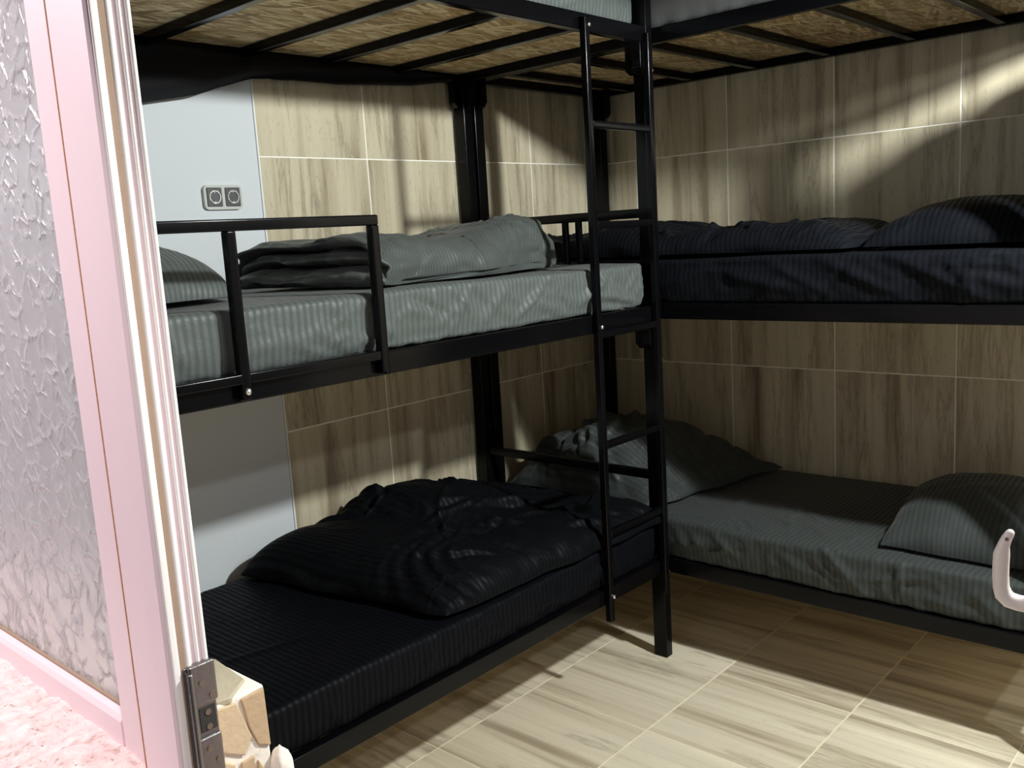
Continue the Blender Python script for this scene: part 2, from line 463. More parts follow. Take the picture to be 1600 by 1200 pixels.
def stone_poly(name, pts, plane, mat, th=0.0045):
    """irregular flat stone on the half wall; plane 'end' -> (x,z) at y=-1.732, 'top' -> (x,y), 'in' -> (y,z)"""
    if plane == 'end': return prism(name, pts, 1, -1.728, -1.732-th, mat, wl, 0.002)
    if plane == 'top': return prism(name, pts, 2, ZTOP-0.012, ZTOP-0.006+th, mat, wl, 0.002)
    return prism(name, pts, 0, X_IN-0.012, X_IN-0.006+th, mat, wl, 0.002)
stone_poly('stone', [(-3.375, -1.712), (-3.290, -1.735), (-3.245, -1.700), (-3.235, -1.60), (-3.30, -1.50), (-3.375, -1.55)], 'top', 'stone_b')
stone_poly('stone', [(-3.375, -1.53), (-3.31, -1.485), (-3.235, -1.57), (-3.232, -1.32), (-3.30, -1.25), (-3.375, -1.33)], 'top', 'stone_a')
stone_poly('stone', [(-3.375, -1.30), (-3.235, -1.28), (-3.235, -0.95), (-3.375, -0.90)], 'top', 'stone_c')
stone_poly('stone', [(-3.355, 1.052), (-3.282, 1.047), (-3.263, 0.985), (-3.278, 0.962), (-3.345, 1.002)], 'end', 'stone_a')
stone_poly('stone', [(-3.274, 1.048), (-3.236, 1.051), (-3.234, 0.958), (-3.254, 0.968), (-3.266, 1.0)], 'end', 'stone_c')
stone_poly('stone', [(-3.36, 1.000), (-3.294, 0.956), (-3.30, 0.905), (-3.36, 0.89)], 'end', 'stone_a')
stone_poly('stone', [(-3.284, 0.953), (-3.262, 0.955), (-3.268, 0.885), (-3.292, 0.89)], 'end', 'stone_c')
stone_poly('stone', [(-3.257, 0.945), (-3.235, 0.90), (-3.235, 0.80), (-3.30, 0.78), (-3.29, 0.875), (-3.265, 0.88)], 'end', 'stone_c')
stone_poly('stone', [(-3.36, 0.88), (-3.305, 0.89), (-3.31, 0.70), (-3.36, 0.68)], 'end', 'stone_b')
for k in range(6):
    y = -1.72+0.27*k
    stone_poly('stone', [(y+0.01, 1.04), (y+0.25, 1.045), (y+0.26, 0.80+0.05*(k % 2)), (y+0.12, 0.76), (y+0.0, 0.83)], 'in', ('stone_a', 'stone_c', 'stone_b')[k % 3])
# lump of mortar at the foot of the visible end
def lump(name, c, s, mat, parent, seed=0, n=40):
    th = np.linspace(0, np.pi, n//2); ph = np.linspace(0, 2*np.pi, n, endpoint=False)
    T, Pp = np.meshgrid(ph, th, indexing='ij')
    D = np.stack([np.sin(Pp)*np.cos(T), np.sin(Pp)*np.sin(T), np.cos(Pp)], -1).reshape(-1, 3)
    Q = np.sign(D)*np.abs(D)**0.85
    r = 1+0.12*noise(D*2.1+seed)+0.04*noise(D*6+seed)
    P = np.array(c)+Q*np.array(s)*r[:, None]
    F = grid_mesh(name, P, n, n//2, None, closed_u=True, flip=True)
    return mesh_obj(name, make_mesh(name, P, F), mat, parent)
lump('mortar_lump', (-3.222, -1.738, 0.905), (0.017, 0.018, 0.045), 'mortar', wl, 3.3)

# rough pink ledge outside, under the side light
n, m = 70, 170
X, Y = np.meshgrid(np.linspace(-3.74, -3.398, n), np.linspace(-1.83, -0.5, m), indexing='ij')
P = np.stack([X.ravel(), Y.ravel(), np.zeros(X.size)], 1)
edge = np.clip((-1.66-P[:, 1])/0.16, 0, 1)
slope = np.clip((-3.41-P[:, 0])/0.33, 0, 1)
P[:, 2] = 1.012-0.05*edge**2-0.035*slope**2+0.007*noise(P*np.array([16, 16, 1]))+0.0045*noise(P*np.array([45, 45, 1])+7)
F = grid_mesh('l', P, n, m, None)
Pb = P.copy(); Pb[:, 2] = 0.90
led = mesh_obj('ledge', make_mesh('ledge', np.vstack([P, Pb]), np.vstack([F, F[:, ::-1]+len(P)])), 'ledge', wl)

# ------------------------------------------------------------------ side light and door jamb
win = empty('window_1', (XF, -1.2, 1.0))
tag(win, 'side window of frosted patterned glass in a pale pink frame', kind='structure')
YG = -1.647
box('glass_pane', XF+0.018, XF+0.024, -0.62, YG-0.012, 1.045, 2.19, 'glass', win, bev=0)
prism('stile', [(XF, -1.7145), (XF, YG-0.006), (XF+0.004, YG), (XF+0.016, YG+0.003), (XF+0.016, YG-0.02), (XF+0.045, YG-0.02), (XF+0.045, -1.7145)], 2, 1.0, 2.24, 'pink', win)
prism('bottom_rail', [(XF, 1.0), (XF, 1.046), (XF+0.005, 1.053), (XF+0.016, 1.058), (XF+0.016, 1.044), (XF+0.045, 1.044), (XF+0.045, 1.0)], 1, -0.6, YG+0.001, 'pink', win)
box('glazing_bead', XF+0.013, XF+0.018, -0.62, YG-0.001, 1.052, 1.061, 'gasket', win, bev=0.001)
box('top_rail', XF, XF+0.045, -0.6, YG+0.001, 2.18, 2.24, 'pink', win)
box('stile', XF, XF+0.045, -0.61, -0.55, 1.0, 2.24, 'pink', win)

jamb = empty('trim_1', (XF, -1.77, 0.0))
tag(jamb, 'pale pink and white grooved door jamb with a steel latch keep', kind='structure')
prism('jamb_profile', [(XF-0.002, -1.7170), (XF-0.002, -1.7825), (XF-0.0045, -1.7850), (XF-0.0045, YJ+0.004), (XF-0.002, YJ), (XF+0.011, YJ), (XF+0.012, YJ+0.010),
      (XF+0.042, YJ+0.010), (XF+0.044, -1.7170)], 2, 0.0, 2.24, 'pink', jamb)
box('sealant_line', XF-0.0026, XF+0.03, -1.7176, -1.7150, 1.0, 2.24, 'sealant', jamb, bev=0)
box('reveal_bead', XF-0.0005, XF+0.0100, YJ-0.0035, YJ+0.009, 0, 2.24, 'white_frame', jamb, bev=0.002)
box('gasket', XF+0.0100, XF+0.0185, YJ-0.0012, YJ+0.012, 0, 2.24, 'gasket', jamb, bev=0.001)
box('reveal_bead', XF+0.0185, XF+0.0265, YJ-0.002, YJ+0.012, 0, 2.24, 'white_frame', jamb, bev=0.003)
box('reveal_web', XF+0.0265, XF+0.0345, YJ+0.004, YJ+0.012, 0, 2.24, 'pink', jamb, bev=0.001)
box('reveal_bead', XF+0.0345, XF+0.0385, YJ, YJ+0.012, 0, 2.24, 'white_frame', jamb, bev=0.0015)
box('reveal_web', XF+0.0385, XF+0.0440, YJ+0.003, YJ+0.012, 0, 2.24, 'pink', jamb, bev=0.001)
box('reveal_bead', XF+0.0440, XF+0.0500, YJ-0.001, YJ+0.012, 0, 2.24, 'white_frame', jamb, bev=0.002)
# steel keep on the jamb
keep = box('strike_plate', XF+0.0125, XF+0.0525, YJ-0.0045, YJ+0.004, 0.965, 1.172, 'steel', jamb, bev=0.0025)
box('keep_block', XF+0.0165, XF+0.0525, YJ-0.011, YJ-0.003, 1.118, 1.1735, 'steel', keep, bev=0.003)
box('keep_block', XF+0.0165, XF+0.0525, YJ-0.009, YJ-0.003, 0.965, 1.072, 'steel', keep, bev=0.003)
box('keep_side', XF+0.0135, XF+0.0215, YJ-0.013, YJ-0.003, 0.965, 1.165, 'steel', keep, bev=0.003)
box('keep_recess', XF+0.026, XF+0.0495, YJ-0.0056, YJ-0.003, 1.078, 1.112, 'dark', keep, bev=0.001)
for (sx, sz, sy) in ((0.0315, 1.148, 0.011), (0.044, 1.128, 0.011), (0.038, 1.104, 0.0056), (0.038, 1.084, 0.0056), (0.0335, 1.056, 0.009), (0.0445, 1.037, 0.009)):
    s = cyl('screw', (XF+sx, YJ-sy+0.001, sz), (XF+sx, YJ-sy-0.0012, sz), 0.0042, 'screw', keep, n=14)

# opened door leaf to the right of the viewer, with its lever
HG = Vector((-3.375, -2.800, 0.0))      # hinge; the leaf stands open at 80 degrees
door = empty('door_1', HG)
tag(door, 'door leaf folded open at the right with a cream lever handle', kind='structure')
x0, x1, ya, yb_ = HG.x+0.012, HG.x+0.832, HG.y-0.025, HG.y+0.020
box('stile', x0, x0+0.09, ya, yb_, 0.02, 2.16, 'pink', door)
box('stile', x1-0.09, x1, ya, yb_, 0.02, 2.16, 'pink', door)
for za, zb in ((0.02, 0.16), (0.92, 1.03), (2.05, 2.16)):
    box('rail', x0+0.09, x1-0.09, ya, yb_, za, zb, 'pink', door)
box('panel', x0+0.085, x1-0.085, ya+0.015, yb_-0.015, 0.15, 0.93, 'pink', door)
box('glass_pane', x0+0.085, x1-0.085, ya+0.019, yb_-0.019, 1.02, 2.06, 'glass', door, bev=0)
def sweep(name, path, radii, mat, parent, n=14):
    pts = [Vector(p) for p in path]
    rows = []
    for k, p in enumerate(pts):
        t = (pts[min(k+1, len(pts)-1)]-pts[max(k-1, 0)]).normalized()
        a = Vector((1, 0, 0)); a = (a-t*a.dot(t)).normalized(); b2 = t.cross(a)
        ra, rb = radii[k]
        rows.append([p+a*ra*math.cos(2*math.pi*q/n)+b2*rb*math.sin(2*math.pi*q/n) for q in range(n)])
    bm = bmesh.new()
    vr = [[bm.verts.new(v) for v in r] for r in rows]
    for k in range(len(vr)-1):
        for q in range(n): bm.faces.new((vr[k][q], vr[k][(q+1) % n], vr[k+1][(q+1) % n], vr[k+1][q]))
    bm.faces.new(vr[0][::-1]); bm.faces.new(vr[-1])
    bmesh.ops.recalc_face_normals(bm, faces=bm.faces)
    return bm_obj(name, bm, mat, parent, smooth=True)
HX, HY = HG.x+0.757, HG.y+0.0955
hp = [(HX, HY-0.0685, 1.1735), (HX, HY-0.04, 1.1745), (HX, HY-0.0205, 1.1760), (HX, HY-0.0105, 1.1785), (HX, HY-0.004, 1.1850), (HX, HY-0.001, 1.195),
      (HX, HY, 1.21), (HX, HY, 1.225), (HX, HY-0.0005, 1.24), (HX, HY-0.0025, 1.252), (HX, HY-0.006, 1.262), (HX, HY-0.0095, 1.269), (HX, HY-0.0112, 1.272), (HX, HY-0.0120, 1.2735)]
hr = [(0.012, 0.0105)]*3+[(0.012, 0.0110)]*2+[(0.0115, 0.0100)]*4+[(0.010, 0.0075), (0.009, 0.0065), (0.007, 0.0055), (0.005, 0.0042), (0.002, 0.002)]
hd = sweep('handle', hp, hr, 'handle', door)
cyl('screw', (HX-0.0078, HY-0.0065, 1.2635), (HX-0.0100, HY-0.0065, 1.2635), 0.0024, 'screw', hd, n=10)
cyl('handle_rose', (HX, HG.y+0.019, 1.1735), (HX, HG.y+0.030, 1.1735), 0.022, 'handle', door, n=20)
door.rotation_euler = (0, 0, math.radians(10))

# ------------------------------------------------------------------ double socket on the plaster
sk = empty('wall_socket', (-2.1685, 0.0, 1.835))
tag(sk, 'grey double wall socket on the white plaster', 'socket')
rr = 0.017; pl = []
for (cx, cz, a0) in ((-2.096-rr, 1.916-rr, 0), (-2.241+rr, 1.916-rr, 90), (-2.241+rr, 1.833+rr, 180), (-2.096-rr, 1.833+rr, 270)):
    for k in range(7):
        a = math.radians(a0+15*k); pl.append((cx+rr*math.cos(a), cz+rr*math.sin(a)))
prism('plate', pl, 1, -0.009, 0.006, 'socket_plate', sk, 0.0)
for cx in (-2.2035, -2.1335):
    ins = box('insert', cx-0.029, cx+0.029, -0.0125, -0.004, 1.843, 1.907, 'socket_in', sk, bev=0.003)
    bm = bmesh.new()
    nn = 24
    for (ra, rb, ya_, yb2) in ((0.0225, 0.0185, -0.0155, -0.0095),):
        r0 = [bm.verts.new((cx+ra*math.cos(2*math.pi*k/nn), ya_, 1.875+ra*math.sin(2*math.pi*k/nn))) for k in range(nn)]
        r1 = [bm.verts.new((cx+rb*math.cos(2*math.pi*k/nn), ya_, 1.875+rb*math.sin(2*math.pi*k/nn))) for k in range(nn)]
        r2_ = [bm.verts.new((cx+rb*math.cos(2*math.pi*k/nn), yb2-0.0005, 1.875+rb*math.sin(2*math.pi*k/nn))) for k in range(nn)]
        r3_ = [bm.verts.new((cx+ra*math.cos(2*math.pi*k/nn), yb2, 1.875+ra*math.sin(2*math.pi*k/nn))) for k in range(nn)]
        for k in range(nn):
            q = (k+1) % nn
            bm.faces.new((r0[k], r0[q], r1[q], r1[k])); bm.faces.new((r1[k], r1[q], r2_[q], r2_[k])); bm.faces.new((r3_[k], r3_[q], r0[q], r0[k]))
    bmesh.ops.recalc_face_normals(bm, faces=bm.faces)
    bm_obj('socket_ring', bm, 'steel', ins)
    for dx in (-0.0095, 0.0095):
        cyl('pin_hole', (cx+dx, -0.0110, 1.875), (cx+dx, -0.0122, 1.875), 0.0027, 'dark', ins, n=10)
    box('earth_clip', cx-0.003, cx+0.003, -0.0145, -0.011, 1.889, 1.896, 'bolt', ins, bev=0.001)
    box('earth_clip', cx-0.003, cx+0.003, -0.0145, -0.011, 1.854, 1.861, 'bolt', ins, bev=0.001)

# ------------------------------------------------------------------ bunk beds
ZR = [(0.355, 0.412), (1.338, 1.400), (2.334, 2.389)]     # side rail bottom / top per tier
ZM = [0.562, 1.562, 2.55]                                 # mattress tops

def gusset(parent, px, py, horiz, sgn, zt):
    """small chamfered plate below a rail, beside a post; horiz 0 -> along x, 1 -> along y"""
    w, h, c = 0.036, 0.105, 0.018
    poly = [(0, 0.0), (sgn*w, 0.0), (sgn*w, -h+c), (sgn*(w-c), -h), (0, -h)]
    if horiz == 0: prism('gusset', [(px+a, zt+b) for a, b in poly], 1, py-0.018, py+0.018, 'black', parent, 0.002)
    else: prism('gusset', [(py+a, zt+b) for a, b in poly], 0, px-0.018, px+0.018, 'black', parent, 0.002)

# ---- left bunk: x from -3.20 to -0.978, y from -0.987 to -0.012
LB = empty('bunk_bed', (-2.09, -0.5, 0))
tag(LB, 'black metal triple bunk bed with a ladder, along the wall with the socket', 'bunk bed', 'black triple bunk beds')
LX0, LX1, LY0, LY1 = -3.205, -0.978, -0.987, -0.012
PX = 0.042
for (xa_, xb_) in ((LX0, LX0+PX), (LX1-PX, LX1)):
    box('post', xa_, xb_, LY0, LY0+0.06, 0.0, 2.75, 'black', LB, bev=0.004)
for (xa_, xb_) in ((LX0, LX0+PX), (LX1-0.052, LX1)):
    box('post', xa_, xb_, LY1-0.06, LY1, 0.0, 2.75, 'black', LB, bev=0.004)
for t, (z0, z1) in enumerate(ZR):
    box('side_rail', LX0+PX, LX1-PX, LY0, LY0+0.035, z0, z1, 'black', LB, bev=0.004)
    box('side_rail', LX0+PX, LX1-0.052, LY1-0.035, LY1, z0, z1, 'black', LB, bev=0.004)
    box('end_rail', LX1-0.040, LX1-0.004, LY0+0.06, LY1-0.06, z0, z1, 'black', LB, bev=0.004)
    box('end_rail', LX0+0.004, LX0+0.040, LY0+0.06, LY1-0.06, z0, z1, 'black', LB, bev=0.004)
    for sx in (-2.78, -2.42, -2.06, -1.735, -1.385):
        box('slat', sx-0.016, sx+0.016, LY0+0.035, LY1-0.035, z0+0.004, z0+0.034, 'black', LB, bev=0.003)
    box('bed_board', LX0+0.045, LX1-0.045, LY0+0.037, LY1-0.037, z0+0.035, z0+0.047, 'osb', LB, bev=0.001)
    if t < 2:
        zt = ZM[t]
        box('end_bar', LX1-0.036, LX1-0.008, LY0+0.06, LY1-0.06, zt+0.160, zt+0.194, 'black', LB, bev=0.004)
        box('end_bar', LX0+0.008, LX0+0.036, LY0+0.06, LY1-0.06, zt+0.160, zt+0.194, 'black', LB, bev=0.004)
    if t > 0:
        zz = z0+0.002
        gusset(LB, LX1-PX, LY0+0.02, 0, -1, zz); gusset(LB, LX1-0.02, LY0+0.06, 1, 1, zz)
        gusset(LB, LX1-0.052, LY1-0.03, 0, -1, zz); gusset(LB, LX1-0.024, LY1-0.06, 1, -1, zz)
        gusset(LB, LX0+PX, LY0+0.02, 0, 1, zz)
for yy in (-0.565, -0.632):
    box('end_baluster', LX1-0.033, LX1-0.011, yy-0.011, yy+0.011, ZR[1][1]-0.01, ZM[1]+0.162, 'black', LB, bev=0.003)
# guard rail on the middle tier
GR = empty('guard_rail', (-2.75, -1.0, 1.34), LB)
gy0, gy1 = -1.013, -0.9875
box('guard_bar', -3.16, -2.336, gy0, gy1, 1.734, 1.761, 'black', GR, bev=0.004)
box('guard_bar', -3.16, -2.361, gy0, gy1, 1.384, 1.409, 'black', GR, bev=0.004)
for gx in (-3.147, -2.768, -2.3485):
    box('guard_upright', gx-0.0125, gx+0.0125, gy0-0.0005, gy1, 1.345, 1.735, 'black', GR, bev=0.004)
cyl('bolt', (-2.768, gy0, 1.366), (-2.768, gy0-0.004, 1.366), 0.0078, 'bolt', GR, dome=True)
cyl('bolt', (-2.352, gy0, 1.348), (-2.352, gy0-0.004, 1.348), 0.0045, 'black', GR, dome=True)
# ladder
LD = empty('ladder', (-1.22, -1.0, 0.29), LB)
ly0, ly1 = -1.0135, -0.9885
box('ladder_stile', -1.4105, -1.3855, ly0, ly1, 0.297, 2.372, 'black', LD, bev=0.004)
box('ladder_stile', -1.0480, -1.0230, ly0, ly1, 0.285, 2.362, 'black', LD, bev=0.004)
for rz in (2.033, 1.702, 1.333, 0.943, 0.622):
    box('ladder_rung', -1.3860, -1.0475, ly0+0.001, ly1-0.001, rz-0.0125, rz+0.0125, 'black', LD, bev=0.004)
for (bx, bz) in ((-1.392, 2.345), (-1.392, 1.360), (-1.392, 0.392)):
    cyl('bolt', (bx, ly0, bz), (bx, ly0-0.005, bz), 0.0075, 'bolt', LD, dome=True)
for bz in (2.235, 1.835, 1.195, 0.366):
    cyl('bolt', (-1.023, ly0+0.008, bz), (-1.016, ly0+0.008, bz), 0.0068, 'bolt', LD, dome=True)

# ---- right bunk: y from -2.262 to -0.014, x from -0.965 to -0.012
RB = empty('bunk_bed', (-0.5, -1.1, 0))
tag(RB, 'black metal triple bunk bed in the corner, along the right tiled wall', 'bunk bed', 'black triple bunk beds')
RX0, RX1, RY0, RY1 = -0.966, -0.012, -2.325, -0.014
for (ya_, yb2) in ((RY0, RY0+0.06), (RY1-0.06, RY1)):
    box('post', RX0, RX0+0.055, ya_, yb2, 0, 2.75, 'black', RB, bev=0.004)
    box('post', RX1-0.055, RX1, ya_, yb2, 0, 2.75, 'black', RB, bev=0.004)
for t, (z0, z1) in enumerate(ZR):
    z0 += 0.004; z1 += 0.002
    if t == 0: z0, z1 = 0.338, 0.398
    box('side_rail', RX0, RX0+0.035, RY0+0.06, RY1-0.06, z0, z1, 'black', RB, bev=0.004)
    box('side_rail', RX1-0.035, RX1, RY0+0.06, RY1-0.06, z0, z1, 'black', RB, bev=0.004)
    box('end_rail', RX0+0.055, RX1-0.055, RY0+0.01, RY0+0.05, z0, z1, 'black', RB, bev=0.004)
    box('end_rail', RX0+0.055, RX1-0.055, RY1-0.05, RY1-0.01, z0, z1, 'black', RB, bev=0.004)
    for sy in (-0.24, -0.58, -0.905, -1.235, -1.575, -1.895):
        box('slat', RX0+0.035, RX1-0.035, sy-0.016, sy+0.016, z0+0.004, z0+0.034, 'black', RB, bev=0.003)
    box('bed_board', RX0+0.037, RX1-0.037, RY0+0.055, RY1-0.055, z0+0.035, z0+0.047, 'osb', RB, bev=0.001)
    if t > 0:
        zz = z0+0.002
        gusset(RB, RX0+0.028, RY1-0.06, 1, -1, zz); gusset(RB, RX0+0.055, RY1-0.03, 0, 1, zz)
        gusset(RB, RX1-0.055, RY1-0.03, 0, -1, zz); gusset(RB, RX1-0.028, RY1-0.06, 1, -1, zz)
        gusset(RB, RX0+0.028, RY0+0.06, 1, 1, zz)

# unseen dark cloth added at the right bunk's near end to block lamp light
n, m = 60, 60
X, Z = np.meshgrid(np.linspace(-0.93, -0.06, n), np.linspace(0.95, 2.30, m), indexing='ij')
Pc = np.stack([X.ravel(), np.zeros(X.size), Z.ravel()], 1)
Pc[:, 1] = RY0-0.028+0.012*np.sin(X.ravel()*30+2*noise(Pc*3))
Fc = grid_mesh('c', Pc, n, m, None)
P2 = Pc.copy(); P2[:, 1] += 0.004
mesh_obj('blocker_cloth', make_mesh('blocker_cloth', np.vstack([Pc, P2]), np.vstack([Fc, Fc[:, ::-1]+len(Pc)])), 'curtain', RB)

# ------------------------------------------------------------------ mattresses
def mattress(name, x0, x1, y0, y1, z0, z1, mat, along, res=0.010, rad=0.019, wr=0.004, fold_list=(), seed=0.0, sag=0.006):
    nx, ny, nz = [max(2, int(round((b-a)/res))) for a, b in ((x0, x1), (y0, y1), (z0, z1))]
    gx, gy, gz = np.linspace(x0, x1, nx+1), np.linspace(y0, y1, ny+1), np.linspace(z0, z1, nz+1)
    idx = -np.ones((nx+1, ny+1, nz+1), int)
    I, Jj, K = np.meshgrid(np.arange(nx+1), np.arange(ny+1), np.arange(nz+1), indexing='ij')
    surf = (I == 0) | (I == nx) | (Jj == 0) | (Jj == ny) | (K == 0) | (K == nz)
    idx[surf] = np.arange(surf.sum())
    P = np.stack([gx[I[surf]], gy[Jj[surf]], gz[K[surf]]], 1)
    F = []
    def quads(A, flip):
        q = np.stack([A[:-1, :-1].ravel(), A[1:, :-1].ravel(), A[1:, 1:].ravel(), A[:-1, 1:].ravel()], 1)
        F.append(q[:, ::-1] if flip else q)
    quads(idx[:, :, -1], False); quads(idx[:, :, 0], True)
    quads(idx[:, 0, :], False); quads(idx[:, -1, :], True)
    quads(idx[0, :, :], True); quads(idx[-1, :, :], False)
    F = np.vstack(F)
    lo = np.array([x0, y0, z0])+rad; hi = np.array([x1, y1, z1])-rad
    Cc = np.clip(P, lo, hi); D = P-Cc
    nn = np.linalg.norm(D, axis=1); nn[nn == 0] = 1
    Nn = D/nn[:, None]
    Q = Cc+Nn*rad
    # cloth wrinkles: directional creases, stronger on the sides, pulled towards the lower hem
    side = np.clip(1-np.abs(Nn[:, 2]), 0, 1)
    Ww = P+0.05*np.stack([noise(P*5+seed), noise(P*5+seed+9), noise(P*5+seed+17)], 1)
    if along == 0: s1, s2 = np.array([9, 3.0, 14.0]), np.array([16, 6.0, 5.0])
    else: s1, s2 = np.array([3.0, 9, 14.0]), np.array([6.0, 16, 5.0])
    w1 = np.maximum(0, ridged(Ww*s1+seed*3+2)-0.45)**2*2.2
    w2 = np.maximum(0, ridged(Ww*s2+seed*5+8)-0.5)**2*2.2
    big = noise(P*np.array([3.2, 3.2, 3.2])+seed)
    mask = np.clip(0.5+1.3*noise(P*2.3+seed+31), 0.08, 1)
    d = wr*(w1*(0.35+0.9*side)+0.8*w2*(0.4+0.6*side))*mask+0.006*big*(0.4+side)
    hem = np.clip((z0+0.05-P[:, 2])/0.05, 0, 1)
    d -= 0.008*hem*side
    d += 0.005*noise(P*np.array([22, 22, 8])+seed)*hem
    d += folds(P, fold_list)
    top = np.clip(Nn[:, 2], 0, 1)
    Q = Q+Nn*d[:, None]
    Q[:, 2] -= top*sag*(0.5+0.5*np.sin(P[:, 0]*5+P[:, 1]*6+seed))
    Q[:, 2] = np.maximum(Q[:, 2], z0)
    u = P[:, along]+0.004*noise(P*6+3)+0.0025*noise(P*17+5)
    v = P[:, 1-along]+np.abs(z1-P[:, 2])
    return mesh_obj(name, make_mesh(name, Q, F, np.stack([u, v], 1)), mat)

def side_folds(seed, axis, face, a0, a1, z0, z1, count, w, amp):
    """random slanted pull folds on a mattress side; axis 0 -> side runs along x at y=face"""
    r = np.random.RandomState(seed); out = []
    for _ in range(count):
        a = r.uniform(a0, a1); b = a+r.choice([-1, 1])*r.uniform(0.03, 0.22)
        za, zb = r.uniform(z0+0.6*(z1-z0), z1), r.uniform(z0, z0+0.45*(z1-z0))
        p, q = ((a, face, za), (b, face, zb)) if axis == 0 else ((face, a, za), (face, b, zb))
        out.append((p, q, w*r.uniform(0.7, 1.4), amp*r.uniform(0.5, 1.2)*(1 if r.rand() < 0.7 else -0.8)))
    return out
def top_folds(seed, x0, x1, y0, y1, z, count, w, amp):
    r = np.random.RandomState(seed); out = []
    for _ in range(count):
        x, y = r.uniform(x0, x1), r.uniform(y0, y1); a = r.uniform(0, math.pi); l = r.uniform(0.06, 0.2)
        out.append(((x, y, z), (x+l*math.cos(a), y+l*math.sin(a), z), w*r.uniform(0.7, 1.3), amp*r.uniform(0.5, 1.2)))
    return out
# left bunk
m1 = mattress('mattress', -3.15, -1.062, -0.972, -0.055, ZR[1][1]+0.001, 1.562, 'grey', 0, wr=0.007, seed=1.7, fold_list=[
    ((-1.95, -0.97, 1.565), (-2.06, -0.975, 1.42), 0.012, 0.010), ((-2.10, -0.97, 1.565), (-2.13, -0.975, 1.45), 0.012, 0.007),
    ((-1.62, -0.97, 1.56), (-1.47, -0.975, 1.42), 0.010, 0.009), ((-1.80, -0.97, 1.54), (-1.93, -0.975, 1.43), 0.018, 0.009),
    ((-1.70, -0.97, 1.48), (-1.50, -0.975, 1.415), 0.016, 0.009), ((-1.37, -0.97, 1.56), (-1.42, -0.975, 1.44), 0.010, 0.010),
    ((-1.38, -0.97, 1.47), (-1.12, -0.975, 1.425), 0.012, 0.014), ((-1.33, -0.97, 1.44), (-1.15, -0.975, 1.41), 0.010, -0.012),
    ((-2.33, -0.97, 1.45), (-2.45, -0.975, 1.42), 0.012, 0.007), ((-2.95, -0.97, 1.56), (-2.88, -0.975, 1.42), 0.014, 0.006)]+side_folds(3, 0, -0.972, -2.3, -1.1, 1.41, 1.56, 20, 0.011, 0.009)+side_folds(4, 0, -0.972, -3.1, -2.3, 1.41, 1.50, 6, 0.010, 0.005))
tag(m1, 'thick mattress in a light grey striped sheet behind the guard rail', 'mattress', 'mattresses on the bunks')
m0 = mattress('mattress', -3.15, -1.045, -0.970, -0.055, ZR[0][1]+0.001, 0.556, 'black_sheet', 0, wr=0.006, seed=4.1, fold_list=[
    ((-2.75, -0.60, 0.56), (-2.25, -0.72, 0.56), 0.012, 0.006), ((-2.2, -0.97, 0.55), (-2.28, -0.975, 0.44), 0.014, 0.008),
    ((-1.75, -0.97, 0.48), (-1.50, -0.975, 0.42), 0.012, 0.008), ((-2.55, -0.97, 0.53), (-2.62, -0.975, 0.42), 0.016, 0.006)]+side_folds(8, 0, -0.970, -2.7, -1.1, 0.42, 0.55, 12, 0.014, 0.008))
tag(m0, 'mattress in a black striped sheet, lowest tier near the stone wall end', 'mattress', 'mattresses on the bunks')
m2 = mattress('mattress', -3.15, -1.038, -0.955, -0.055, ZR[2][1]+0.001, ZM[2], 'grey', 0, res=0.014, wr=0.006, seed=6.3, fold_list=[
    ((-1.45, -0.95, 2.41), (-1.25, -0.96, 2.50), 0.014, 0.010)])
tag(m2, 'pale grey striped mattress edge on the top tier above the ladder', 'mattress', 'mattresses on the bunks')
# right bunk
m3 = mattress('mattress', -0.962, -0.055, -2.255, -0.08, 0.400, 0.556, 'dkgreen', 1, wr=0.008, seed=8.8, fold_list=[
    ((-0.96, -1.60, 0.555), (-0.965, -1.74, 0.42), 0.012, 0.013), ((-0.96, -1.36, 0.55), (-0.965, -1.11, 0.42), 0.012, 0.010),
    ((-0.96, -1.83, 0.55), (-0.965, -1.84, 0.42), 0.012, -0.008), ((-0.96, -1.86, 0.55), (-0.965, -1.87, 0.43), 0.010, 0.008),
    ((-0.93, -1.38, 0.56), (-0.75, -1.15, 0.56), 0.014, 0.007), ((-0.90, -1.45, 0.56), (-0.62, -1.32, 0.56), 0.012, 0.008),
    ((-0.88, -1.60, 0.56), (-0.70, -1.42, 0.56), 0.014, 0.007), ((-0.93, -1.62, 0.56), (-0.78, -1.66, 0.56), 0.012, 0.008),
    ((-0.96, -1.50, 0.55), (-0.94, -1.85, 0.55), 0.010, 0.006), ((-0.965, -1.95, 0.45), (-0.965, -2.12, 0.42), 0.016, 0.010)]
    +side_folds(5, 1, -0.962, -2.2, -1.0, 0.41, 0.55, 14, 0.013, 0.009)+top_folds(6, -0.95, -0.68, -1.75, -1.0, 0.557, 26, 0.009, 0.0075))
tag(m3, 'mattress in a dark green grey striped sheet, lowest tier by the right wall', 'mattress', 'mattresses on the bunks')
m4 = mattress('mattress', -0.965, -0.055, -2.255, -0.08, ZR[1][1]+0.003, 1.566, 'navy', 1, wr=0.007, seed=12.1, fold_list=[
    ((-0.965, -1.60, 1.55), (-0.97, -1.86, 1.43), 0.020, 0.012), ((-0.965, -1.82, 1.56), (-0.97, -2.10, 1.42), 0.020, 0.014),
    ((-0.965, -1.15, 1.53), (-0.97, -1.55, 1.44), 0.018, 0.010), ((-0.965, -1.95, 1.53), (-0.97, -2.18, 1.52), 0.010, 0.008),
    ((-0.965, -1.0, 1.535), (-0.97, -1.62, 1.538), 0.006, -0.006)]+side_folds(7, 1, -0.965, -2.2, -1.1, 1.41, 1.56, 10, 0.016, 0.010))
tag(m4, 'mattress in a blue black striped sheet, middle tier by the right wall', 'mattress', 'mattresses on the bunks')
